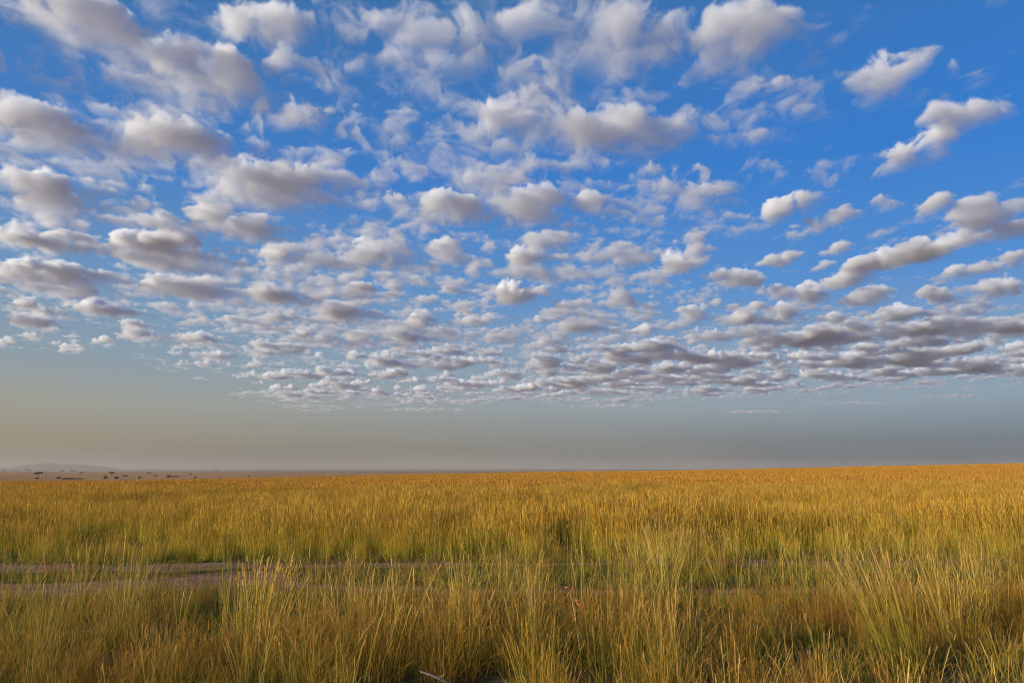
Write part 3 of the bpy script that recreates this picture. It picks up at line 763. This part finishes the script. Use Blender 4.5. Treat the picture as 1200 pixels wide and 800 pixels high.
def build_trees():
    rg = np.random.default_rng(5)
    leaf, bark = leaf_material(), bark_material()
    for px, fy, w, h, kind, name, label in TREES:
        fy -= max(0, min(1, (fy-559.5)/2))
        tan_d = (fy-550.5)/FPX; tx = (px-600)/FPX
        # walk out along the sight line until it meets the plain
        d = np.geomspace(500, 16000, 3000)
        gz = ground_z(tx*d, d)
        hit = np.nonzero(CAM_H-tan_d*d <= gz)[0]
        D = float(d[hit[0]]) if len(hit) else 9000.0
        D = max(D, 1150.0)
        s = D/FPX*1.2
        x, y = tx*D, D
        o = bpy.data.objects.new(name, None); COL.objects.link(o)
        o.location = (x, y, float(ground_z(x, y)))
        tr, cr = make_tree(rg, kind, w*s, h*s, leaf, bark, lean=(-.35 if 'tilted dark crown' in label else float(rg.normal(0, .06))))
        link('trunk', tr, o); link('crown', cr, o)
        tag(o, label, 'tree' if name == 'acacia_tree' else 'bush', 'trees dotted over the plain' if name == 'acacia_tree' else 'bushes dotted over the plain')

# ------------------------------------------------------------------ things in the foreground
def build_foreground(near_mat, straw_mat):
    rg = np.random.default_rng(77)
    def stand(name, label, x, y, n, radius, h0, h1, lean, az, spread, w, headlen, mat, curl=.5):
        st = Blades()
        for k in range(n):
            a = rg.uniform(0, 6.283); r = radius*math.sqrt(rg.random())
            base = np.array((r*math.cos(a), r*math.sin(a), -.03))
            dx, dy = lean*math.cos(az)+spread*base[0]/radius+rg.normal(0, .10), lean*math.sin(az)+spread*base[1]/radius+rg.normal(0, .06)
            l = math.hypot(dx, dy); aa = math.atan2(dy, dx); h = rg.uniform(h0, h1)
            if rg.random() < .35:
                st.blade(rg, base, h*rg.uniform(.3, .7), l*rg.uniform(1, 2.2), aa+rg.normal(0, .5), w*1.3, 1.5, droop=.3)
                continue
            st.blade(rg, base, h, l, aa, w, curl, headlen*rg.uniform(.8, 1.2) if rg.random() < .8 else 0, seg=5, spikes=4)
        o = link(name, st.mesh(name, mat)); o.location = (x, y, float(ground_z(x, y)))
        return tag(o, label, 'grass tuft', 'big tufts of grass in the foreground')
    tuft_mat = grass_material('tall_tuft', [(0, (.070, .080, .014)), (.3, (.20, .19, .024)), (.65, (.42, .33, .045)), (1, (.54, .37, .08))],
                              [(0, (.50, .28, .09)), (.5, (.64, .43, .13)), (1, (.38, .18, .06))], (.17, .25, .03), .8, (.58, .44, .09))
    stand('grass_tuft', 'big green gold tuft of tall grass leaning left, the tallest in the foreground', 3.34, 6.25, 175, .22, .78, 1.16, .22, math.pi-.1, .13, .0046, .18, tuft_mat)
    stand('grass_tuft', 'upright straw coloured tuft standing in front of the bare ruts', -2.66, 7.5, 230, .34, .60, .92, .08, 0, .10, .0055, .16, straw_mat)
    # red sprig
    m, N, L = new_mat('red_leaves')
    out = N.new('ShaderNodeOutputMaterial'); d = N.new('ShaderNodeBsdfDiffuse'); ge = N.new('ShaderNodeNewGeometry')
    L.new(soil_mix(m.node_tree, ge.outputs['Position'], 30, (.36, .10, .05), (.46, .18, .09)), d.inputs[0]); L.new(d.outputs[0], out.inputs['Surface'])
    ms, N, L = new_mat('dry_stem')
    out = N.new('ShaderNodeOutputMaterial'); d = N.new('ShaderNodeBsdfDiffuse'); ge = N.new('ShaderNodeNewGeometry')
    L.new(soil_mix(ms.node_tree, ge.outputs['Position'], 25, (.42, .31, .22), (.60, .48, .36)), d.inputs[0]); L.new(d.outputs[0], out.inputs['Surface'])
    D = 6.6; x = .53; y = D
    o = bpy.data.objects.new('red_sprig', None); COL.objects.link(o); o.location = (x, y, float(ground_z(x, y)))
    zt = .61-o.location.z
    V, F = [], []
    limb(V, F, (.10, .02, -.03), (.05, 0, zt*.6), .004, .0035); limb(V, F, (.05, 0, zt*.6), (0, -.01, zt+.03), .0035, .002)
    link('stem', mesh_from('stem', V, F, ms), o)
    for k, (ax, az_, ln) in enumerate(((-.05, .05, .075), (.01, .085, .07), (-.03, .01, .06), (.05, -.05, .07), (.06, -.09, .06))):
        B = Blades(); b = np.array((.0+.015*k, -.01, zt-.025*k)); e = b+np.array((ax, -.01, az_*.8)); q = (b+e)/2+np.array((0, -.012, .01))
        dd = (e-b)/np.linalg.norm(e-b); sd_ = np.cross(dd, (0, 1, 0)); sd_ /= np.linalg.norm(sd_)
        B.ribbon([b, (b+q)/2, q, (q+e)/2, e], [.003, .019, .024, .016, .002], sd_, .5, [0]*5, [0]*5)
        link('leaf', mesh_from('leaf', B.V, B.F, m), o)
    tag(o, 'small red leaved sprig standing in the grass in front of the track', 'plant')
    # dead stick
    D = 5.65
    def P(px, py, dd=0):
        u = (400-py)/FPX; k = (D+dd)/(CP-u*SP)
        return np.array(((px-600)/FPX*k, D+dd, CAM_H+(SP+u*CP)*k))
    V, F = [], []
    pts = [P(492, 786), P(503, 789.5, .02), P(514, 794, .05), P(530, 802, .12), P(552, 817, .22)]
    for i, (a, b) in enumerate(zip(pts[:-1], pts[1:])): limb(V, F, a, b, .006+.0012*i, .006+.0012*(i+1), 7)
    limb(V, F, pts[2], P(521, 789, .03), .003, .0012, 5)
    c = pts[-1]
    me = mesh_from('stick', [tuple(np.array(v)-c) for v in V], F, ms)
    o = link('dry_stick', me); o.location = tuple(c)
    tag(o, 'pale bare dry stick poking out of the dark grass at the bottom edge', 'stick')

scene.view_settings.view_transform = 'Standard'; scene.view_settings.look = 'None'
scene.view_settings.exposure = EXPO; scene.view_settings.gamma = 1
cy = scene.cycles
cy.volume_step_rate = 1.0; cy.volume_max_steps = 1024; cy.volume_bounces = 12; cy.max_bounces = 14
cy.diffuse_bounces = 4; cy.transmission_bounces = 4
cy.use_adaptive_sampling = True; cy.adaptive_threshold = 0.02
cy.filter_width = 1.1
build_world()
build_clouds()
build_ground()
build_track()
build_hills()
build_haze()
build_trees()
near_mat, straw_mat = build_grass()
build_foreground(near_mat, straw_mat)
